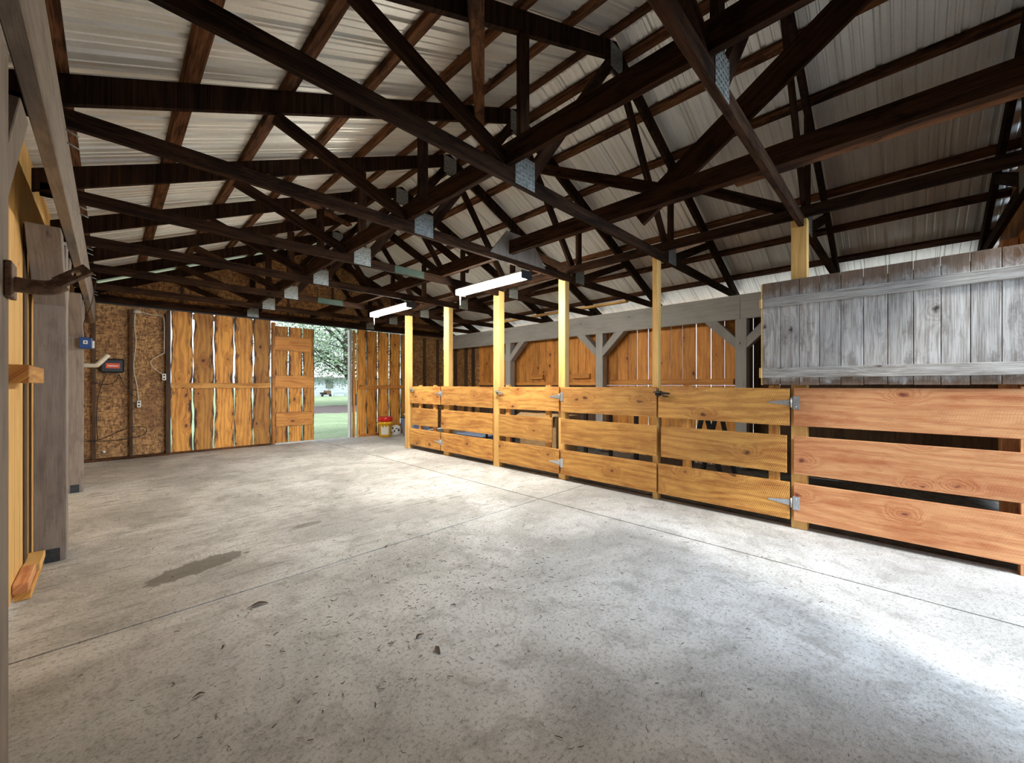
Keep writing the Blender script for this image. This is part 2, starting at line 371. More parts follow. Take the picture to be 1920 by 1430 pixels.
grid('eave_bounce_strip', M['eave_bounce'], -7, -.66, -5, 14, lambda x, y: -.07, 4, 8, kind='structure')  # same on the left, added to whiten the light under that eave
grid('driveway', M['dirt'], -3, 7, -9, -.95, lambda x, y: -.03, 4, 4, kind='structure')

# ------------------------------------------------------------------ ceiling: two slopes of ribbed sheet
roof = empty('ceiling', (XC, 4, PK), kind='structure')
prof = []
y = -1.25; kk = 0
while y < 9.55:
    hr = .019
    prof += [(y, 0), (y+.010, hr), (y+.036, hr), (y+.046, 0)]
    if kk % 4 == 0: prof += [(y+.056, 0), (y+.062, hr*.6), (y+.074, hr*.6), (y+.080, 0)]
    prof += [(y+.098, 0), (y+.104, .005), (y+.116, .005), (y+.122, 0), (y+.158, 0), (y+.164, .005), (y+.176, .005), (y+.182, 0)]
    y += .2286; kk += 1
for sgn in (-1, 1):
    m = MB(); vs = []; xs = [0, 1.2, 2.4, 3.95]
    for (py, ph) in prof:
        for d in xs: vs.append((XC+sgn*d, py, PK+SHEET-SL*d+ph))
    nx = len(xs); fs = [(i*nx+j, i*nx+j+1, (i+1)*nx+j+1, (i+1)*nx+j) for i in range(len(prof)-1) for j in range(nx-1)]
    m.add(vs, fs); o = m.build('metal_sheet', M['sheet'], roof)
    sd_ = o.modifiers.new('thick', 'SOLIDIFY'); sd_.thickness = .0012
m = MB()
for sgn in (-1, 1):
    d = .2; m.beam((XC, -1.25, PK+SHEET+.03), (XC, 9.55, PK+SHEET+.03), (1, 0, 0), .02, .02)
    m.add([(XC, -1.25, PK+SHEET+.045), (XC, 9.55, PK+SHEET+.045), (XC+sgn*d, 9.55, PK+SHEET+.045-SL*d), (XC+sgn*d, -1.25, PK+SHEET+.045-SL*d)], [(0, 1, 2, 3)])
m.build('ridge_cap', M['sheet'], roof)

# purlins: 2x4 laid flat across the trusses
ords = ['lowest', 'second', 'third', 'fourth', 'fifth', 'sixth', 'topmost']
for side in (-1, 1):
    for i in range(7):
        d = 3.34 - .53*i; x = XC + side*d; z = under(x)+TOPC+.021
        lab = 'brown purlin under the metal roof, %s on the %s slope' % (ords[i], 'left' if side < 0 else 'right')
        mb = MB(); n = 8; ys = [-1.2 + 10.7*j/n for j in range(n+1)]
        mb.beam((x, -1.2, z), (x, 9.5, z), (1, 0, -side*SL), .09, .038)
        mb.build('roof_purlin', M['purlin'], bevel=.003, label=lab, cat='purlin', group='purlins under the metal roof')

# ------------------------------------------------------------------ trusses
TY = [-.59, .61, 1.83, 3.05, 4.27, 5.49, 6.71, 7.93, 9.02]
tl = ['roof truss nearest the right edge, above the gray board panel',
      'nearest full dark truss, its bottom chord dropping to the yellow stub post',
      'dark roof truss meeting the tall fence post with the black gate latch',
      'dark roof truss carrying the pale trapezoid plywood splice above the brighter shop light',
      'dark roof truss crossing at the far end of the nearer shop light',
      'dark roof truss crossing above the near end of the smaller shop light',
      'dark roof truss crossing over the far end of the smaller shop light',
      'last free-standing brown roof truss in front of the back gable',
      'brown roof truss lying flat against the osb back gable']
NX = (1.96, 4.34); BC0 = 2.52
def gusset(cx, cz, w_, h_, y, parent):
    g_ = MB()
    for s in (-1, 1): g_.box(cx-w_/2, cx+w_/2, y+s*.021-.0015, y+s*.021+.0015, cz-h_/2, cz+h_/2)
    # pressed teeth rows
    for i in range(6):
        for j in range(7):
            px = cx-w_/2+w_*(i+.5)/6; pz = cz-h_/2+h_*(j+.5)/7
            g_.box(px-.008, px+.008, y-.026, y-.022, pz-.004, pz+.004)
    g_.build('gusset_plate', M['steel'], parent)
for ti, ty in enumerate(TY):
    t = empty('roof_truss', (XC, ty, BC0), label=tl[ti], cat='truss', group='roof trusses')
    th = .038; W = (0, 0, 1)
    MB().box(-.34, 6.64, ty-th/2, ty+th/2, BC0, BC0+.09).build('bottom_chord', M['truss'], t, bevel=.002)
    for s in (-1, 1):
        o0 = XC; p_top = Vector((XC, ty, PK+TOPC/2)); p_end = Vector((XC+s*3.72, ty, PK+TOPC/2-SL*3.72))
        nrm = Vector((s*SL, 0, 1)).normalized()
        MB().prism([(XC, ty-th/2, PK), (XC, ty-th/2, PK+TOPC), (XC+s*3.72, ty-th/2, PK+TOPC-SL*3.72), (XC+s*3.72, ty-th/2, PK-SL*3.72)], th, (0, 1, 0)).build('top_chord', M['truss'], t)
        nx_ = XC + s*(XC-NX[0])
        MB().box(nx_-.045, nx_+.045, ty-th/2, ty+th/2, BC0+.09, under(nx_)).build('vertical_web', M['truss'], t, bevel=.002)
        MB().beam((nx_-s*.06, ty, BC0+.10), (XC+s*.05, ty, PK-.03), (1, 0, 0), .088, th-.004).build('inner_web', M['truss'], t)
        MB().beam((nx_+s*.05, ty, BC0+.08), (XC+s*2.36, ty, under(XC+s*2.36)-.02), (0, 0, 1), .088, th-.002).build('outer_web', M['truss'], t)
        gusset(nx_, BC0+.105, .19, .20, ty, t)
    gusset(XC, PK+.0, .2, .22, ty, t)
    if ti == 3:
        MB().prism([(2.74, ty-.035, BC0+.05), (3.62, ty-.035, BC0+.05), (3.40, ty-.035, BC0+.30), (3.34, ty-.035, BC0+.33), (2.98, ty-.035, BC0+.33)], .013, (0, 1, 0)).build('plywood_splice', M['postwood'], t, label='pale gray trapezoid plywood splice')
    if ti in (4, 6):
        MB().box(2.35, 2.75, ty-.0215, ty-.0195, BC0+.002, BC0+.088).build('paint_mark', M['paint'], t, label='green painted band')

# lengthwise braces lying on the bottom chords
def brace(name, pts, wdir, wd, th, label, mat='truss', grp=None):
    MB().beam(pts[0], pts[1], wdir, wd, th).build(name, M[mat], bevel=.002, label=label, cat='brace', group=grp)
zb = BC0+.09
brace('lengthwise_brace', ((1.80, -1, zb+.07), (1.80, 9.0, zb+.07)), (0, 0, 1), .14, .04, 'long brown timber lying lengthwise on the truss chords left of the shop lights', 'truss', 'lengthwise ceiling braces')
brace('lengthwise_brace', ((3.04, -1, zb+.07), (3.04, 9.0, zb+.07)), (0, 0, 1), .14, .06, 'thick long timber running lengthwise on the bottom chords under the ridge', 'truss', 'lengthwise ceiling braces')
brace('lengthwise_brace', ((4.10, -1, zb+.045), (4.10, 9.0, zb+.045)), (0, 0, 1), .09, .04, 'long timber running lengthwise on the bottom chords just above the fence posts', 'truss', 'lengthwise ceiling braces')
brace('lengthwise_brace', ((3.11, -1, zb+.066), (3.11, .85, zb+.066)), (0, 0, 1), .13, .07, 'short thick timber spliced beside the ridge line timber, at upper right', 'purlin', 'lengthwise ceiling braces')
zs = H
for (x, y0, z0, y1, z1, wd, lab) in (
    (3.17, 1.62, zs+1.43, -.58, zs+2.87, .19, 'widest dark diagonal plank slanting up to the top right'),
    (3.115, 1.25, zs+1.50, 3.04, zs+2.42, .09, 'thin diagonal brace rising away from the camera under the ridge'),
    (3.17, 3.9, zs+1.45, 5.5, zs+2.6, .09, 'diagonal brace under the ridge above the nearer shop light'),
    (3.17, 6.4, zs+1.45, 7.9, zs+2.6, .09, 'diagonal brace under the ridge above the farther shop light'),
    (4.16, .62, zs+1.46, 1.83, zs+2.2, .09, 'short dark diagonal brace above the right end gate'),
    (4.16, 3.05, zs+1.46, 4.27, zs+2.2, .09, 'short diagonal brace over the fence behind the nearer shop light')):
    brace('sway_brace', ((x, y0, z0), (x, y1, z1)), (0, 0, 1), wd, .038, lab, 'truss', 'diagonal sway braces')
for (a, b, lab) in (((1.35, 1.6), (2.80, 3.25), 'brown diagonal board nailed under the left roof slope, the one reaching the top edge'),
                    ((1.0, 4.2), (2.9, 6.8), 'brown diagonal board nailed under the left roof slope, the farther one')):
    brace('wind_brace', ((a[0], a[1], under(a[0])-.02), (b[0], b[1], under(b[0])-.02)), (1, -1, SL), .09, .036, lab, 'purlin', 'diagonal roof boards')
for (y0, y1, x, lab) in ((3.35, 5.35, 6.18, 'nearer pale loose plank stored overhead by the gray right beam'),
                         (5.40, 6.75, 6.22, 'farther pale loose plank stored overhead by the gray right beam')):
    MB().box(x-.05, x+.05, y0, y1, zb+.001, zb+.036).build('loose_plank', M['stud'], bevel=.002, label=lab, cat='plank', group='planks stored overhead')

# ------------------------------------------------------------------ eave beams + posts + knee braces
BZ0, BZ1 = 2.165, 2.519
b = MB(); b.box(XL-.05, XL, -.9, 9.03, BZ0, BZ1)
o = b.build('eave_beam', M['postwood'], bevel=.004, label='long brown-gray beam along the left posts, overhead at left', cat='beam')
be = empty('eave_beam', (XR, 4, BZ0), label='long gray beam on gray posts along the right wall', cat='beam')
MB().box(XR, XR+.05, 1.70, 9.03, BZ0, BZ1-.03).build('beam_board', M['gray'], be, bevel=.003)
MB().box(XR, XR+.05, -.9, 1.697, BZ0, BZ1-.03).build('beam_board', M['gray'], be, bevel=.003)
MB().box(XR-.004, XR+.06, -.9, 9.03, BZ1-.03, BZ1).build('top_plate', M['gray'], be, bevel=.002)
n = 0
for ty in TY[1:-1]:
    for dy in (-.05, .06):
        MB().tube([(XL-.005, ty+dy, BZ1-.03-.02*(dy > 0)), (XL+.045, ty+dy+.02, BZ1-.045-.02*(dy > 0))], .004, 6).build('spike_nail', M['steel'], o)
def post(x0, x1, yc, side, mat, label, braces=(-1, 1), grp='posts'):
    t = empty('support_post', ((x0+x1)/2, yc, 0), label=label, cat='post', group=grp)
    MB().box(x0, x1, yc-.075, yc+.075, 0, BZ0).build('post_shaft', M[mat], t, bevel=.004)
    zb_ = H+.70
    for s in braces:
        y0 = yc+s*.075
        MB().prism([(x0+.002, y0, zb_), (x0+.002, y0+s*(BZ0-zb_-.02), BZ0), (x0+.002, y0+s*(BZ0-zb_+.17), BZ0), (x0+.002, y0, zb_-.16)], x1-x0-.004, (1, 0, 0)).build('knee_brace', M[mat], t, bevel=.003)
    MB().box(x0+.05, x1-.03, yc-.079, yc-.076, 0.0, .09).build('anchor_bracket', M['strap'], t)
post(-.355, XL-.052, 1.79, -1, 'postwood', 'nearest post, a pale strip at the left edge of the photo', (-1, 1), 'left posts')
post(-.355, XL-.052, 4.19, -1, 'postwood', 'wide brown-gray post beside the stacked lumber on the left', (-1, 1), 'left posts')
post(-.355, XL-.052, 6.66, -1, 'postwood', 'brown-gray left post carrying the small blue device', (-1, 1), 'left posts')
post(XR+.0, XR+.15, 1.69, 1, 'gray', 'gray post beside the left end of the weathered panel', (-1, 1), 'right posts')
post(XR+.0, XR+.15, 4.07, 1, 'gray', 'gray braced post seen between the two orange plank doors', (-1, 1), 'right posts')
post(XR+.0, XR+.15, 6.5, 1, 'gray', 'farthest gray braced post, left of the orange plank doors', (-1, 1), 'right posts')

# ------------------------------------------------------------------ left wall (planks just outside the posts)
m = MB(); y = 2.15
while y < 9.0:
    wd = random.choice((.10, .13, .19)); m.box(-.40, -.375, y, y+wd-.006, .02, 2.9); y += wd
m.build('wall_left', M['stud'], kind='structure')
MB().box(-.374, -.368, 3.87, 3.99, .05, 2.2).build('wall_stud', M['darkstud'], bpy.data.objects['wall_left'])  # thin dark strip laid over the planks as the dark gap between boards
m = MB(); m.box(-.41, -.375, -.9, 2.14, 0, 2.9); m.build('wall_left', M['postwood'], kind='structure')
MB().box(-.374, -.275, 3.04, 3.66, 1.212, 1.30).build('rail_block', M['pine'], bevel=.003, label='short orange block sticking out of the left plank wall at camera height', cat='block')
t = empty('lumber_stack', (-.3, 3.7, 0), label='low stack of short lumber offcuts on the floor by the left wall', cat='lumber')
MB().box(-.372, -.31, 3.5, 4.08, .0, .055).build('offcut', M['pine'], t, bevel=.003)
MB().box(-.372, -.315, 3.45, 3.78, .057, .11).build('offcut', M['pine_red'], t, bevel=.003)
MB().box(-.372, -.30, 3.80, 4.09, .057, .10).build('offcut', M['stud'], t, bevel=.003)

# ------------------------------------------------------------------ back wall
bw = empty('wall_back', (3, YB, 0), kind='structure')
def osbp(x0, x1, z0, z1): MB().box(x0, x1, YB+.02, YB+.035, z0, z1).build('osb_panel', M['osb'], bw)
osbp(-.40, .735, .03, 2.5); osbp(5.42, 6.75, .03, 2.5)
m = MB(); m.prism([(-.42, YB+.02, 2.5), (6.72, YB+.02, 2.5), (6.72, YB+.02, under(6.72)+.15), (XC, YB+.02, PK+.17), (-.42, YB+.02, under(-.42)+.15)], .015, (0, 1, 0))
m.build('gable_panel', M['osb'], bw)
for x in (-.17, .25, .70, 5.45, 5.86, 6.28):
    MB().box(x-.019, x+.019, YB-.07, YB+.019, .04, 2.44).build('wall_stud', M['darkstud'], bw)
for x in (.9, 1.95, 2.6, 3.5, 4.4, 5.3):
    MB().box(x-.019, x+.019, YB-.02, YB+.019, 2.64, under(x)).build('gable_stud', M['darkstud'], bw)
MB().box(-.40, 6.7, YB-.045, YB+.015, 2.50, 2.515).build('door_track', M['black'], bw)
MB().box(-.40, 6.7, YB-.02, YB+.015, 2.52, 2.64).build('header_board', M['purlin'], bw)
MB().box(-.36, .73, YB-.08, YB+.015, 0.0, .04).build('sill_board', M['purlin'], bw)
MB().box(.75, 2.28, YB-.03, YB+.015, 0.0, .035).build('sill_board', M['purlin'], bw)
MB().box(4.05, 5.3, YB-.05, YB+.015, 0.0, .05).build('sill_board', M['plank2'], bw)
# door leaf 1: five live edge boards
d = empty('door_1', (1.52, YB, 0), kind='structure')
m = MB(); xw = (2.288-.745)/5
for i in range(5):
    x = .745+xw*(i+.5); m.wavy((x, YB+.02, .0), (x, YB+.02, 2.505), (1, 0, 0), xw-.004, .024, .016, 26, rn=[.75, .25, .95, .7, .1][i])
m.build('board_panel', M['plank'], d)
MB().box(.75, 2.27, YB-.03, YB+.006, 1.145, 1.24).build('cross_rail', M['pine'], d, bevel=.003)
MB().box(1.05, 2.27, YB+.03, YB+.034, 2.38, 2.48).build('cross_rail', M['pine'], d)
MB().box(.715, .745, YB-.04, YB+.03, .0, 2.49).build('door_stile', M['darkstud'], d)
# door leaf 2: batten door
d = empty('door_2', (2.7, YB, 0), kind='structure')
MB().box(2.29, 2.345, YB-.075, YB+.02, .01, 2.46).build('door_stile', M['plank2'], d, bevel=.003)
m = MB()
for i, (a, b_) in enumerate(((2.35, 2.585), (2.60, 2.86), (2.875, 3.10))): m.wavy(((a+b_)/2, YB-.02, .03), ((a+b_)/2, YB-.02, 2.40), (1, 0, 0), b_-a, .024, .007, 20, rn=[.4, .8, .45][i])
m.build('board_panel', M['plank'], d)
for (z0, z1, x0, x1) in ((1.90, 2.20, 2.34, 3.01), (1.14, 1.40, 2.34, 3.08), (.36, .65, 2.36, 3.04)):
    MB().box(x0, x1, YB-.058, YB-.034, z0, z1).build('batten', M['plank2'], d, bevel=.003)
# door leaf 3, right of the opening
d = empty('door_3', (4.6, YB, 0), kind='structure')
m = MB()
for i, (a, b_) in enumerate(((4.06, 4.28), (4.285, 4.555), (4.58, 4.86), (4.88, 5.17), (5.19, 5.36))): m.wavy(((a+b_)/2, YB+.02, .0), ((a+b_)/2, YB+.02, 2.50-.01*(i > 0)), (1, 0, 0), b_-a, .024, .007, 20, rn=[.7, .5, .8, .55, .3][i])
m.build('board_panel', M['plank'], d)
MB().box(4.10, 5.36, YB-.03, YB+.006, 1.11, 1.20).build('cross_rail', M['plank2'], d, bevel=.003)
m = MB()
for (z0, z1, x0, x1) in ((.0, 1.05, 4.03, 4.055), (1.0, 1.35, 3.99, 4.02), (1.32, 2.2, 4.02, 4.045), (2.17, 2.42, 3.99, 4.02)): m.box(x0, x1, YB-.07, YB-.03, z0, z1)
m.build('edge_strip', M['stud'], d)
MB().box(3.86, 3.885, YB-.01, YB+.06, .0, 2.47).build('door_jamb', M['white'], d)
MB().box(3.90, 3.93, YB-.0, YB+.10, .0, 2.47).build('door_jamb', M['gray'], d)
MB().box(3.95, 3.985, YB-.05, YB+.02, .0, 2.47).build('door_jamb', M['plank2'], d)
# gray trim strip right of leaf 3
MB().box(5.385, 5.43, YB-.12, YB-.08, .0, 2.3).build('trim_1', M['gray'], kind='structure')

# things on the back wall
def yb(z=0): return YB-.0
t = empty('fence_charger', (-.0, YB, 1.45), label='black box with an orange-red label mounted on the left osb panel', cat='electric box')
bxm = MB(); bxm.box(-.10, .17, YB-.10, YB+.018, 1.40, 1.62); bxm.build('housing', M['blackp'], t, bevel=.02)
MB().box(-.04, .12, YB-.104, YB-.1005, 1.47, 1.55).build('label_plate', M['orange'], t, label='orange-red label')
MB().box(-.02, .10, YB-.1065, YB-.1045, 1.50, 1.515).build('label_print', M['white'], t)
for x in (-.03, .11): MB().tube([(x, YB-.06, 1.40), (x, YB-.06, 1.38)], .01, 8).build('terminal', M['steel'], t)
cc = lambda pts, mat, lab, r=.006: MB().tube(pts, r, 6).build('cable', M[mat], label=lab, cat='cable')
def smoothpts(p, n=6):
    p = [Vector(q) for q in p]; out = []
    for i in range(len(p)-1):
        a, b, c, d_ = p[max(i-1, 0)], p[i], p[i+1], p[min(i+2, len(p)-1)]
        for j in range(n):
            t_ = j/n; out.append(.5*((2*b)+(-a+c)*t_+(2*a-5*b+4*c-d_)*t_*t_+(-a+3*b-3*c+d_)*t_**3))
    out.append(p[-1]); return out
cc(smoothpts([(-.03, YB-.05, 1.38), (-.1, YB-.05, 1.15), (-.14, YB-.05, .8), (-.13, YB-.05, .33)]), 'cable_k', 'dark red-brown cable hanging straight down from the black box')
cc(smoothpts([(-.2, YB-.09, 1.38), (-.17, YB-.09, 1.25), (-.05, YB-.09, 1.21), (.06, YB-.09, 1.25), (.11, YB-.06, 1.38)]), 'cable_k', 'dark cable looping beneath the black box')
cc(smoothpts([(.11, YB-.06, 1.38), (.17, YB-.09, 1.2), (.3, YB-.09, 1.0)]), 'cable_k', 'short dark cable running down right from the black box')
cc(smoothpts([(-.36, YB-.1, .33), (-.1, YB-.1, .35), (.2, YB-.1, .50), (.42, YB-.1, .50), (.38, YB-.1, .37), (.05, YB-.1, .32), (-.2, YB-.1, .33)]), 'cable_k', 'dark cable looped near the floor on the left osb panel')
t = empty('junction_box', (.32, YB, 2.4), label='pale round junction box high on the second osb panel', cat='electric box')
MB().lathe([(.0, -.03), (.05, -.028), (.05, .02), (.0, .022)], (.32, YB-.03, 2.42), 16).build('box_body', M['cable_w'], t)
cc(smoothpts([(.30, YB-.02, 2.39), (.29, YB-.02, 2.2), (.31, YB-.02, 1.9), (.28, YB-.02, 1.5), (.32, YB-.02, 1.2), (.34, YB-.02, .95)]), 'cable_w', 'pale cable hanging from the junction box to the lower outlet', .007)
cc(smoothpts([(.36, YB-.02, 2.42), (.5, YB-.02, 2.39), (.62, YB-.03, 2.38), (.66, YB-.06, 2.3), (.66, YB-.06, 1.75)]), 'cable_w', 'pale cable running right from the junction box and down the stud', .007)
cc(smoothpts([(.66, YB-.08, 1.75), (.5, YB-.06, 1.62), (.52, YB-.06, 1.5), (.64, YB-.08, 1.38)]), 'cable_w', 'pale cable looping into the outlet on the stud', .007)
for (x, z, yy, lab) in ((.345, .89, YB-.02, 'white outlet hanging low at the end of the pale cable'), (.655, 1.34, YB-.09, 'white outlet on the stud beside the plank door')):
    t = empty('wall_outlet', (x, yy, z), label=lab, cat='outlet')
    MB().box(x-.025, x+.025, yy-.03, yy, z-.055, z+.055).build('plate', M['white'], t, bevel=.004)
    for dz in (-.025, .025): MB().box(x-.012, x+.012, yy-.033, yy-.031, z+dz-.012, z+dz+.012).build('socket', M['black'], t)
MB().tube([(-.06, YB+.018, .14), (-.06, YB-.02, .14)], .02, 10).build('knob', M['white'], bw)
# blue device + white bracket on the third left post
t = empty('device_box', (-.17, 6.5, 1.6), label='small blue device with a white square on the third left post', cat='device')
MB().box(-.24, -.135, 6.50, 6.583, 1.61, 1.735).build('housing', M['cyanblue'], t, bevel=.008)
MB().box(-.205, -.17, 6.496, 6.4995, 1.66, 1.70).build('label_plate', M['white'], t)
MB().box(-.194, -.181, 6.493, 6.4955, 1.672, 1.688).build('label_mark', M['cyanblue'], t)
MB().box(-.134, -.118, 6.51, 6.57, 1.62, 1.70).build('cover', M['white'], t)
cc(smoothpts([(-.19, 6.56, 1.735), (-.2, 6.57, 1.9), (-.14, 6.4, 2.1), (-.10, 6.5, 2.4)]), 'cable_k', 'thin dark cable rising from the blue device to the beam', .004)
t = empty('bracket_arm', (-.2, 6.7, 1.5), label='small bent white bracket on the third left post, below the blue device', cat='bracket')
MB().tube(smoothpts([(-.209, 6.70, 1.43), (-.12, 6.70, 1.43), (-.09, 6.70, 1.45), (-.01, 6.72, 1.56)]), .025, 8).build('arm', M['cable_w'], t)
# brown bent bracket on the near post
t = empty('tool_bracket', (-.2, 1.8, 1.48), label='rusty bent bracket with a round hole on the nearest left post', cat='bracket')
MB().box(-.206, -.192, 1.78, 1.87, 1.45, 1.55).build('mounting_plate', M['rust'], t, bevel=.002)
MB().tube(smoothpts([(-.195, 1.83, 1.492), (-.15, 1.83, 1.49), (-.12, 1.83, 1.495), (-.10, 1.83, 1.51)]), .022, 12).build('arm', M['rust'], t)
def holed(c, ax, wv, L, W_, r, th, n=24):
    mb = MB(); c = Vector(c); ax = Vector(ax).normalized(); wv = Vector(wv).normalized(); nn = ax.cross(wv); vs = []
    for k_ in (-1, 1):
        for i in range(n):
            a = 2*PI*i/n; cx, sx = math.cos(a), math.sin(a); sc = 1/max(abs(cx), abs(sx))
            vs.append(c+ax*(cx*sc*L/2)+wv*(sx*sc*W_/2)+nn*(k_*th/2))
        for i in range(n):
            a = 2*PI*i/n; vs.append(c+ax*(L*.13+math.cos(a)*r)+wv*(math.sin(a)*r)+nn*(k_*th/2))
    fs = []
    for i in range(n):
        j = (i+1) % n
        fs += [(i, j, n+j, n+i), (2*n+i, 3*n+i, 3*n+j, 2*n+j), (i, 2*n+i, 2*n+j, j), (n+i, n+j, 3*n+j, 3*n+i)]
    mb.add(vs, fs); return mb
holed((-.075, 1.82, 1.535), (1, 0, .85), (0, 1, .1), .085, .05, .014, .008)
MB_h = holed((-.078, 1.815, 1.535), (1, 0, .85), (-.45, .5, .55), .085, .040, .011, .010); MB_h.build('hook_plate', M['rust'], t)

# ------------------------------------------------------------------ right wall
wrt = empty('wall_right', (6.72, 4, 0), kind='structure')
X0 = 6.72
def rboards(y0, y1, z0, z1, mat, gaps, wd=.2, seed=1, name='plank_panel'):
    m = MB(); random.seed(seed); y = y0
    while y < y1-.03:
        b_ = min(wd*random.uniform(.8, 1.25), y1-y); g_ = random.choice(gaps)
        m.beam((X0, y+b_/2, z0), (X0, y+b_/2, z1), (0, 1, 0), b_-g_, .022); y += b_
    m.build(name, M[mat], wrt)
rboards(7.82, 9.05, .0, 2.48, 'osb', (.0,), 2, 3, 'osb_panel')
for y in (8.0, 8.3, 8.75): MB().box(X0-.1, X0-.012, y-.019, y+.019, 0, 2.5).build('wall_stud', M['darkstud'], wrt)
rboards(4.15, 7.8, 1.26, 2.5, 'plank2', (.002, .004), .2, 4)
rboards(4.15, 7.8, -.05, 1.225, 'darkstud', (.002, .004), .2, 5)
MB().box(X0-.05, X0-.012, 4.15, 7.8, 1.20, 1.262).build('cross_rail', M['plank2'], wrt)
rboards(1.75, 4.14, 1.20, 2.5, 'plank2', (.003, .014, .016), .2, 6)
rboards(1.75, 4.14, -.05, 1.197, 'plank2', (.003, .012, .016), .2, 6)
MB().box(X0-.045, X0-.012, 1.85, 3.98, 1.21, 1.30).build('cross_rail', M['plank2'], wrt)
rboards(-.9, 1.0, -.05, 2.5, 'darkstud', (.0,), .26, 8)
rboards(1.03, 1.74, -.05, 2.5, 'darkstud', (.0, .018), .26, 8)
for (y0, y1, lab) in ((5.62, 5.98, 'short orange wooden turn latch, left one on the far plank door'), (4.42, 4.83, 'short orange wooden turn latch, right one on the far plank door')):
    MB().box(X0-.075, X0-.012, y0, y1, 1.335, 1.43).build('wooden_latch', M['plank2'], bevel=.004, label=lab, cat='latch', group='wooden turn latches')
random.seed(21)

# ------------------------------------------------------------------ front wall (behind / beside the camera)
fw = empty('wall_front', (3, YF, 0), kind='structure')
m = MB(); x = 4.05
while x < 6.7: m.box(x, x+.198, YF-.025, YF, 0, under(x+.1)+.20); x += .2
m.build('plank_panel', M['plank2'], fw)
m = MB(); m.prism([(-.42, YF-.02, 2.55), (4.04, YF-.02, 2.55), (4.04, YF-.02, under(4.04)+.15), (XC, YF-.02, PK+.15), (-.42, YF-.02, under(-.42)+.15)], .02, (0, 1, 0)); m.build('gable_panel', M['osb'], fw)
m = MB(); x = -.4  # unseen planks left of the doorway, run wide to shade the near floor
while x < 2.15: m.box(x, x+.19, YF-.025, YF, 0, 2.56); x += .2
m.build('plank_panel', M['plank2'], fw)
MB().box(5.6, 5.74, YF+.005, YF+.10, 0, 2.5).build('door_post', M['pine_red'], fw, bevel=.004)

# ------------------------------------------------------------------ fence: posts, fixed sections, gates
FX = 4.02
def fpost(y0, y1, lab, x0=4.045, x1=4.135, top=2.59):
    MB().box(x0, x1, y0, y1, 0 if x0 < 4.12 else -.05, top).build('fence_post', M['stud'], bevel=.003, label=lab, cat='post', group='tall fence posts')
fpost(.57, .68, 'yellow stub post rising behind the top of the gray board panel', top=2.585)
fpost(1.845, 1.90, 'tall yellow fence post behind the black latch')
fpost(3.05, 3.155, 'tall pale fence post carrying the hinges of the middle board gate')
fpost(4.24, 4.37, 'tall pale fence post directly beneath the right part of the nearer shop light', x0=4.03)
fpost(5.50, 5.645, 'slim tall fence post, second from the far end of the fence')
fpost(6.70, 6.83, 'end post of the fence nearest the open doorway', x0=3.99, x1=4.08)
MB().box(4.035, 4.12, -.62, -.522, 0, 1.19).build('fence_post', M['pine_red'], bevel=.003, label='short reddish fence post at the right edge of the photo', cat='post')
ROWS = [(.076, .386), (.462, .777), (.863, 1.178)]
def section(name, y0, y1, mid, mat, label, grp, cat, battens=(), hinges=None, latch=None, tilt=(0, 0, 0)):
    t = empty(name, (FX, (y0+y1)/2, 0), label=label, cat=cat, group=grp)
    for i, (z0, z1) in enumerate(ROWS):
        a, b_ = (y0, y1) if i != 1 or not mid else mid
        zc = (z0+z1)/2; m = MB(); m.beam((FX, a, zc-tilt[i]), (FX, b_, zc+tilt[i]), (0, 0, 1), z1-z0, .025)
        m.build('rail_board', M[mat], t, bevel=.002)
    for yb_ in battens:
        MB().box(FX+.0135, FX+.05, yb_-.04, yb_+.04, .09, 1.20).build('batten', M['pine'], t, bevel=.002)
    if hinges is not None:
        for zc in (1.055, .22):
            y = hinges; xf = FX-.0135
            h = MB()
            h.prism([(xf-.003, y+.015, zc+.025), (xf-.003, y+.17, zc+.006), (xf-.003, y+.17, zc-.006), (xf-.003, y+.015, zc-.025)], .003, (1, 0, 0))
            h.box(xf-.004, xf-.001, y-.055, y-.008, zc-.055, zc+.055)
            h.tube([(xf-.006, y+.003, zc-.04), (xf-.006, y+.003, zc+.04)], .006, 8)
            for k_ in (-.035, .035): h.tube([(xf-.006, y-.03, zc+k_), (xf-.003, y-.03, zc+k_)], .004, 8)
            for k_ in (.04, .08, .12): h.tube([(xf-.0055, y+k_, zc), (xf-.003, y+k_, zc)], .0035, 8)
            h.build('strap_hinge', M['hinge'], t, label='galvanized strap hinge')
    if latch:
        y, z, mt = latch; xf = FX-.0135
        l_ = MB(); l_.box(xf-.006, xf, y-.02, y+.05, z-.025, z+.02); l_.tube([(xf-.02, y-.11, z-.005), (xf-.025, y-.02, z), (xf-.02, y+.06, z+.01)], .009, 8)
        l_.tube([(xf-.02, y-.02, z+.0), (xf-.035, y-.05, z-.03), (xf-.035, y-.1, z-.035)], .007, 8); l_.tube([(xf-.02, y+.01, z-.04), (xf-.02, y+.01, z+.05)], .007, 8)
        l_.build('latch', M[mt], t, label='black metal latch' if mt == 'black' else 'metal latch')
    return t
section('fence_section', -.535, .655, None, 'pine_red', 'reddish three-board fence section under the gray weathered panel', 'fixed fence sections', 'fence', tilt=(.0, 0, 0))
section('fence_gate', .685, 1.82, (.705, 1.79), 'pine', 'largest orange board gate, between the black latch and the big zinc hinges', 'board gates', 'gate', (1.54, .80), .668, (1.80, 1.12, 'black'), (0, 0, .003))
section('fence_section', 1.84, 3.09, None, 'pine', 'middle three-board fence section left of the black latch', 'fixed fence sections', 'fence', tilt=(0, 0, -.003))
section('fence_gate', 3.12, 4.235, (3.236, 4.235), 'pine', 'middle board gate whose shorter center board leaves a gap at its hinge side', 'board gates', 'gate', (4.07, 3.32), 3.105, (4.23, 1.10, 'steel'), (0, .0, -.004))
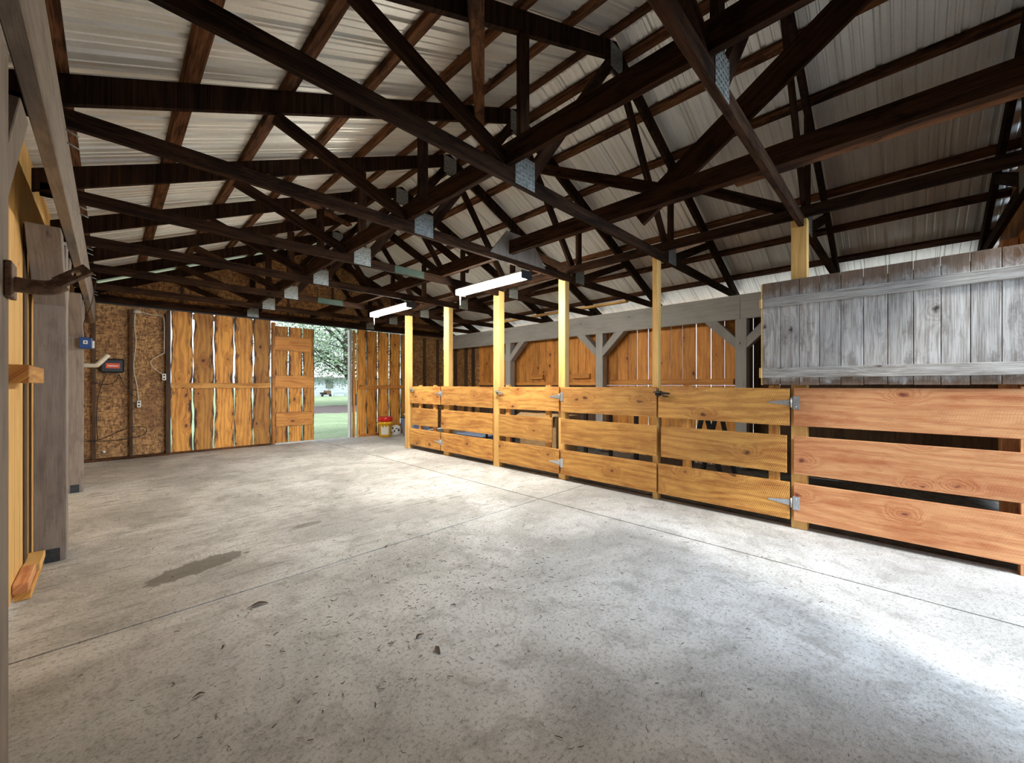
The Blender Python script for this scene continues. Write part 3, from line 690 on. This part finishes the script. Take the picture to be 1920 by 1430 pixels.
section('fence_section', 4.375, 5.67, None, 'pine', 'three-board fence section with swirling knots in its center board', 'fixed fence sections', 'fence', tilt=(0, .0, .004))
section('fence_gate', 5.70, 6.685, (5.79, 6.6), 'pine', 'small far gate beside the fence end post', 'board gates', 'gate', (6.37, 5.9), 5.68, (6.60, 1.12, 'steel'))

# weathered gray panel hung above the fence
t = empty('board_panel', (3.99, .15, H), label='large weathered gray panel of upright boards hanging above the fence', cat='panel')
m = MB(); y = .876; k_ = 0
while y > -.66:
    wd = .132; m.box(3.985, 4.007, y-wd+.003, y, H+.002+random.uniform(0, .004), H+.878); y -= wd
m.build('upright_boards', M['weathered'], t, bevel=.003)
for (z0, z1) in ((.665, .745), (.065, .148)):
    MB().box(3.962, 3.9845, -.66, .872, H+z0, H+z1).build('batten', M['weathered2'], t, bevel=.003)
    MB().box(3.958, 3.99, .8725, .895, H+z0-.002, H+z1+.002).build('batten_end', M['stud'], t, bevel=.004, label='pale cut batten end')
MB().box(3.984, 4.01, .8765, .886, H+.002, H+.875).build('edge_strip', M['stud'], t, label='pale yellow edge strip')

# ------------------------------------------------------------------ shop lights
for (x, y0, y1, lab) in ((3.3, 3.03, 4.22, 'brighter nearer tube shop light hanging over the fence'), (3.27, 5.42, 6.62, 'farther tube shop light hanging in front of the doorway')):
    t = empty('shop_light', (x, (y0+y1)/2, 2.47), label=lab, cat='ceiling light', group='hanging shop lights')
    MB().prism([(x-.085, y0, 2.46), (x-.05, y0, 2.487), (x+.05, y0, 2.487), (x+.085, y0, 2.46)], y1-y0, (0, 1, 0)).build('housing', M['white'], t)
    lens = MB(); pr = [(x+.08*math.cos(a), y0+.01, 2.459+.065*math.sin(a)) for a in [PI+PI*i/10 for i in range(11)]]
    lens.prism(pr, y1-y0-.02, (0, 1, 0)); lens.build('lens', M['lamp'], t)
    for y in (y0-.006, y1+.001): MB().box(x-.085, x+.085, y, y+.005, 2.392, 2.487).build('end_cap', M['blackp'], t)
    for y in (y0+.15, y1-.15): MB().tube([(x, y, 2.487), (x, y, 2.53)], .003, 6).build('hanger', M['steel'], t)
    MB().tube([(x-.0, y1+.012, 2.44), (x-.0, y1+.012, 2.27)], .007, 8).build('pull_cord', M['white'], t)

# ------------------------------------------------------------------ objects by the doorway
t = empty('bucket', (4.52, 8.62, 0), label='yellow bucket with a red lid on the floor by the back wall', cat='bucket')
MB().lathe([(.125, 0), (.135, .01), (.15, .30), (.158, .305), (.158, .335), (.152, .34), (.153, .38), (.0, .38)], (4.52, 8.62, 0)).build('pail', M['yellow'], t)
MB().lathe([(.166, .365), (.17, .37), (.17, .455), (.16, .465), (.0, .462)], (4.52, 8.62, 0)).build('lid', M['red'], t)
pl = MB(); n = 10; vs = []
for i in range(n+1):
    a = math.radians(205)+math.radians(70)*i/n
    for z in (.06, .25):
        r = .1365+.02*(z/.34); hh = z + (.03*math.sin(i*1.7) if z > .1 else 0); vs.append((4.52+(r+.004)*math.cos(a), 8.62+(r+.004)*math.sin(a), hh))
pl.add(vs, [(2*i, 2*i+2, 2*i+3, 2*i+1) for i in range(n)]); pl.build('label_patch', M['white'], t, label='white torn label')
t = empty('feed_sack', (4.86, 8.78, 0), label='small black and white printed sack between the bucket and the gray-blue tote', cat='sack')
MB().lathe([(.09, 0), (.12, .02), (.13, .12), (.11, .2), (.04, .24), (.0, .24)], (4.86, 8.74, 0), 14, 1, .7).build('sack_body', M['cloth'], t)
pr = MB()
for (a, z, w_, h_) in ((200, .06, .05, .03), (235, .08, .03, .05), (255, .15, .05, .02), (215, .15, .03, .05), (280, .10, .04, .05)):
    an = math.radians(a); pr.beam((4.86+.134*math.cos(an), 8.74+.096*math.sin(an), z), (4.86+.134*math.cos(an), 8.74+.096*math.sin(an), z+h_), (-math.sin(an), math.cos(an), 0), w_, .01)
pr.build('print', M['blackp'], t)
def tote(cx, cy, sx, sy, h, mat, lab, lid=True, z=0):
    t = empty('storage_tote', (cx, cy, z), label=lab, cat='tote')
    m = MB(); vs = []
    for (zz, s_) in ((0, .86), (h*.9, 1.), (h*.9, 1.06), (h, 1.06)):
        for (a, b_) in ((-1, -1), (1, -1), (1, 1), (-1, 1)): vs.append((cx+a*sx/2*s_, cy+b_*sy/2*s_, z+zz))
    fs = [(0, 1, 2, 3), (12, 13, 14, 15)]
    for i in range(3):
        for j in range(4): fs.append((4*i+j, 4*i+(j+1) % 4, 4*i+4+(j+1) % 4, 4*i+4+j))
    m.add(vs, fs); m.build('tub', M[mat], t, bevel=.012)
    if lid: MB().box(cx-sx*.55, cx+sx*.55, cy-sy*.55, cy+sy*.55, z+h+.001, z+h+.03).build('lid', M['blackp'], t, bevel=.01)
    return t
tote(5.10, 8.25, .44, .55, .42, 'blue', 'gray-blue storage tote with a dark lid beside the fence end post')
t = empty('folded_sack', (5.08, 8.25, .45), label='white stuffed sack lying on the gray-blue tote', cat='sack')
MB().lathe([(.0, 0), (.22, .01), (.27, .06), (.22, .12), (.1, .15), (.0, .15)], (5.10, 8.25, .452), 20, 1, 1.05).build('sack_body', M['cloth'], t)
tote(5.25, 6.1, .5, .8, .28, 'blue', 'low blue tub on the pen floor behind the swirly knotted fence boards', False, -.05)

# ------------------------------------------------------------------ things in the pen, seen through the fence
t = empty('cardboard_box', (5.0, 4.1, 0), label='brown cardboard box in the pen behind the middle gate', cat='box')
MB().box(4.75, 5.30, 3.75, 4.5, -.04, .72).build('box_body', M['card'], t, bevel=.004)
MB().beam((4.70, 3.75, .73), (4.70, 4.5, .73), (1, 0, .4), .14, .004).build('flap', M['card'], t)
t = empty('folding_table', (5.2, 2.9, 0), label='folded-leg metal table with black legs in the pen behind the middle fence section', cat='table')
MB().box(4.9, 5.7, 2.5, 3.4, .86, .90).build('table_top', M['steel'], t, bevel=.006)
for (x, y) in ((4.95, 2.55), (4.95, 3.35), (5.65, 2.55), (5.65, 3.35)): MB().box(x-.02, x+.02, y-.025, y+.025, -.045, .86).build('leg', M['black'], t)
t = empty('sawhorse', (5.1, 1.6, 0), label='small black legged wooden sawhorse in the pen behind the largest gate', cat='sawhorse')
MB().box(4.8, 5.5, 1.62, 1.71, .82, .90).build('top_rail', M['pine'], t, bevel=.004)
for (x, s) in ((4.9, -1), (4.9, 1), (5.4, -1), (5.4, 1)): MB().beam((x, 1.665+s*.03, .82), (x, 1.665+s*.22, -.045), (1, 0, 0), .07, .035).build('leg', M['black'], t)
t = empty('feed_pan', (4.75, 5.2, 0), label='black crate-like tray on a stand in the pen behind the middle gate post', cat='tray')
MB().box(4.5, 4.95, 4.75, 5.15, .62, .70).build('tray', M['blackp'], t, bevel=.01)
for (x, y) in ((4.55, 4.8), (4.9, 4.8), (4.55, 5.1), (4.9, 5.1)): MB().box(x-.015, x+.015, y-.015, y+.015, -.04, .62).build('leg', M['black'], t)

# ------------------------------------------------------------------ floor litter
random.seed(5)
m = MB()
for i in range(1300):
    c = random.random()
    if c < .45: x, y = random.gauss(1.5, .5), random.gauss(1.9, .45)
    else: x, y = random.uniform(-.1, 3.95), random.uniform(.1, 8.8)
    if not (-.12 < x < 4.0 and .05 < y < 8.9): continue
    L = random.uniform(.006, .03); a = random.uniform(0, PI*2); p = Vector((x, y, .003)); dv = Vector((math.cos(a), math.sin(a), 0))
    side_ = Vector((-dv.y, dv.x, 0)); mid = p+dv*L/2+side_*random.uniform(-.3, .3)*L+Vector((0, 0, random.uniform(0, .003)))
    m.tube([p, mid, p+dv*L], random.uniform(.0004, .0015), 4)
m.build('straw_litter', M['leaf_dry'], label='scattered straw bits and twigs littering the concrete floor', cat='litter', kind='stuff')
for (u, v, L, lab) in ((483, 1135, .10, 'curled brown leaf right of the wet patch, near the floor joint'), (820, 1218, .07, 'dark clump of litter in the lower middle of the floor'),
                       (787, 1193, .05, 'short dark twig beside the dark litter clump'), (725, 1025, .05, 'small leaf lying on the floor joint'),
                       (420, 1213, .03, 'thin dark twig left of center on the near floor'), (372, 1305, .04, 'small twig on the near floor at lower left')):
    f_ = 894/(v-722); r_ = (u-960)/745*f_; X = .7118*f_+.7024*r_; Y = .7024*f_-.7118*r_
    mb = MB(); n = 7; vs = []
    a = random.uniform(0, 3); dx, dy = math.cos(a), math.sin(a)
    for i in range(n+1):
        q = i/n; wd = L*.14*math.sin(PI*min(1, q*1.05+.02))+.001; h_ = .003+.005*math.sin(q*PI)
        cx, cy = X+dx*(q-.5)*L, Y+dy*(q-.5)*L+.1*L*math.sin(q*5)
        vs += [(cx-dy*wd, cy+dx*wd, h_+wd*.25), (cx, cy, h_), (cx+dy*wd, cy-dx*wd, h_+wd*.2)]
    mb.add(vs, [(3*i+j, 3*i+3+j, 3*i+4+j, 3*i+1+j) for i in range(n) for j in range(2)])
    o = mb.build('dry_leaf', M['leaf_dry'], label=lab, cat='leaf', group='leaves on the floor'); so = o.modifiers.new('t', 'SOLIDIFY'); so.thickness = .001

# ------------------------------------------------------------------ outside: house, tree, yard things
h = empty('house', (23, 56, -.3), label='white sided house across the lawn, seen through the doorway', cat='house')
m = MB()
for i in range(14): z0 = -.3+i*.17; m.box(12, 38, 55.98-(.02 if i % 2 else 0), 56.2, z0, z0+.168)
m.box(12, 38, 56.1, 63, -.3, 2.09); m.build('siding_wall', M['siding'], h)
MB().prism([(11.6, 55.5, 2.12), (11.6, 59.6, 3.9), (11.6, 63.7, 2.12), (11.6, 63.7, 2.3), (11.6, 59.6, 4.1), (11.6, 55.5, 2.3)], 26.8, (1, 0, 0)).build('roof', M['roofm'], h)
MB().box(11.6, 38.4, 55.4, 55.5, 1.98, 2.28).build('fascia', M['fascia'], h)
wn = MB().box(20.65, 21.65, 55.85, 55.93, .85, 1.95).build('window_frame', M['fascia'], h)
MB().box(20.75, 21.55, 55.83, 55.845, .95, 1.85).build('pane', M['glass'], wn, local=True)
MB().box(20.72, 21.58, 55.81, 55.825, 1.37, 1.42).build('muntin', M['white'], wn, local=True)
random.seed(9)
TX, TYY = 12.9, 29.7
t = empty('shade_tree', (TX, TYY, -.3), label='leafy shade tree on the lawn beyond the doorway', cat='tree')
br = MB(); br.tube(smoothpts([(TX+.2, TYY, -.35), (TX+.1, TYY, 1.0), (TX-.2, TYY, 2.2), (TX-.5, TYY, 3.6), (TX-.3, TYY, 6.5)]), .34, 12, .12)
tips = []
for i in range(26):
    a = random.uniform(0, 2*PI); z0 = random.uniform(1.5, 5); L = random.uniform(3, 5.5); sx_ = TX-.3
    e = (sx_+math.cos(a)*L, TYY+math.sin(a)*L, z0+random.uniform(.2, 2.6)); md = (sx_+math.cos(a)*L*.5, TYY+math.sin(a)*L*.5, z0+random.uniform(.5, 1.5))
    br.tube(smoothpts([(sx_, TYY, z0), md, e], 4), .09, 6, .02); tips += [e, md]
br.build('trunk', M['bark'], t)
fo = MB(); vs = []; fs = []
for i in range(15000):
    if i % 3: c = random.choice(tips); p = Vector(c)+Vector([random.gauss(0, .75) for _ in range(3)])
    else:
        while True:
            q = Vector([random.uniform(-1, 1) for _ in range(3)])
            if .45 < q.length < 1: break
        p = Vector((TX-.3, TYY, 5.6))+Vector((q.x*5.8, q.y*5.8, q.z*4.6))
    if p.z < .9: continue
    a = Vector([random.gauss(0, 1) for _ in range(3)]).normalized(); b_ = a.orthogonal().normalized(); s = random.uniform(.07, .14); n = len(vs)
    vs += [p-a*s, p+b_*s*.5, p+a*s, p-b_*s*.5]; fs.append((n, n+1, n+2, n+3))
fo.add(vs, fs); fo.build('foliage', M['leaf'], t)
t = empty('yard_cart', (20, 54.5, -.3), label='dark garden cart parked against the white house', cat='cart')
MB().box(19.5, 20.2, 54.3, 54.9, .0, .25).build('tray', M['black'], t, bevel=.03)
MB().box(19.95, 20.75, 54.3, 54.8, -.05, .5).build('crate', M['rust'], t, bevel=.03)
for x in (19.6, 20.6): MB().tube([(x, 54.2, -.12), (x, 54.28, -.12)], .17, 16).build('wheel', M['black'], t)
MB().tube([(20.45, 54.5, .4), (20.5, 54.5, .8)], .03, 6).build('handle', M['rust'], t)
for (x0, x1, lab) in ((21.0, 22.4, 'low pipe hoop on the far lawn, left of the pair'), (22.6, 23.9, 'low pipe hoop on the far lawn, right of the pair')):
    MB().tube(smoothpts([(x0, 54, -.35), (x0, 54, .02), (x0+.15, 54, .12), (x1-.15, 54, .12), (x1, 54, .02), (x1, 54, -.35)]), .035, 8).build('pipe_hoop', M['gridpipe'], label=lab, cat='hoop', group='pipe hoops on the lawn')
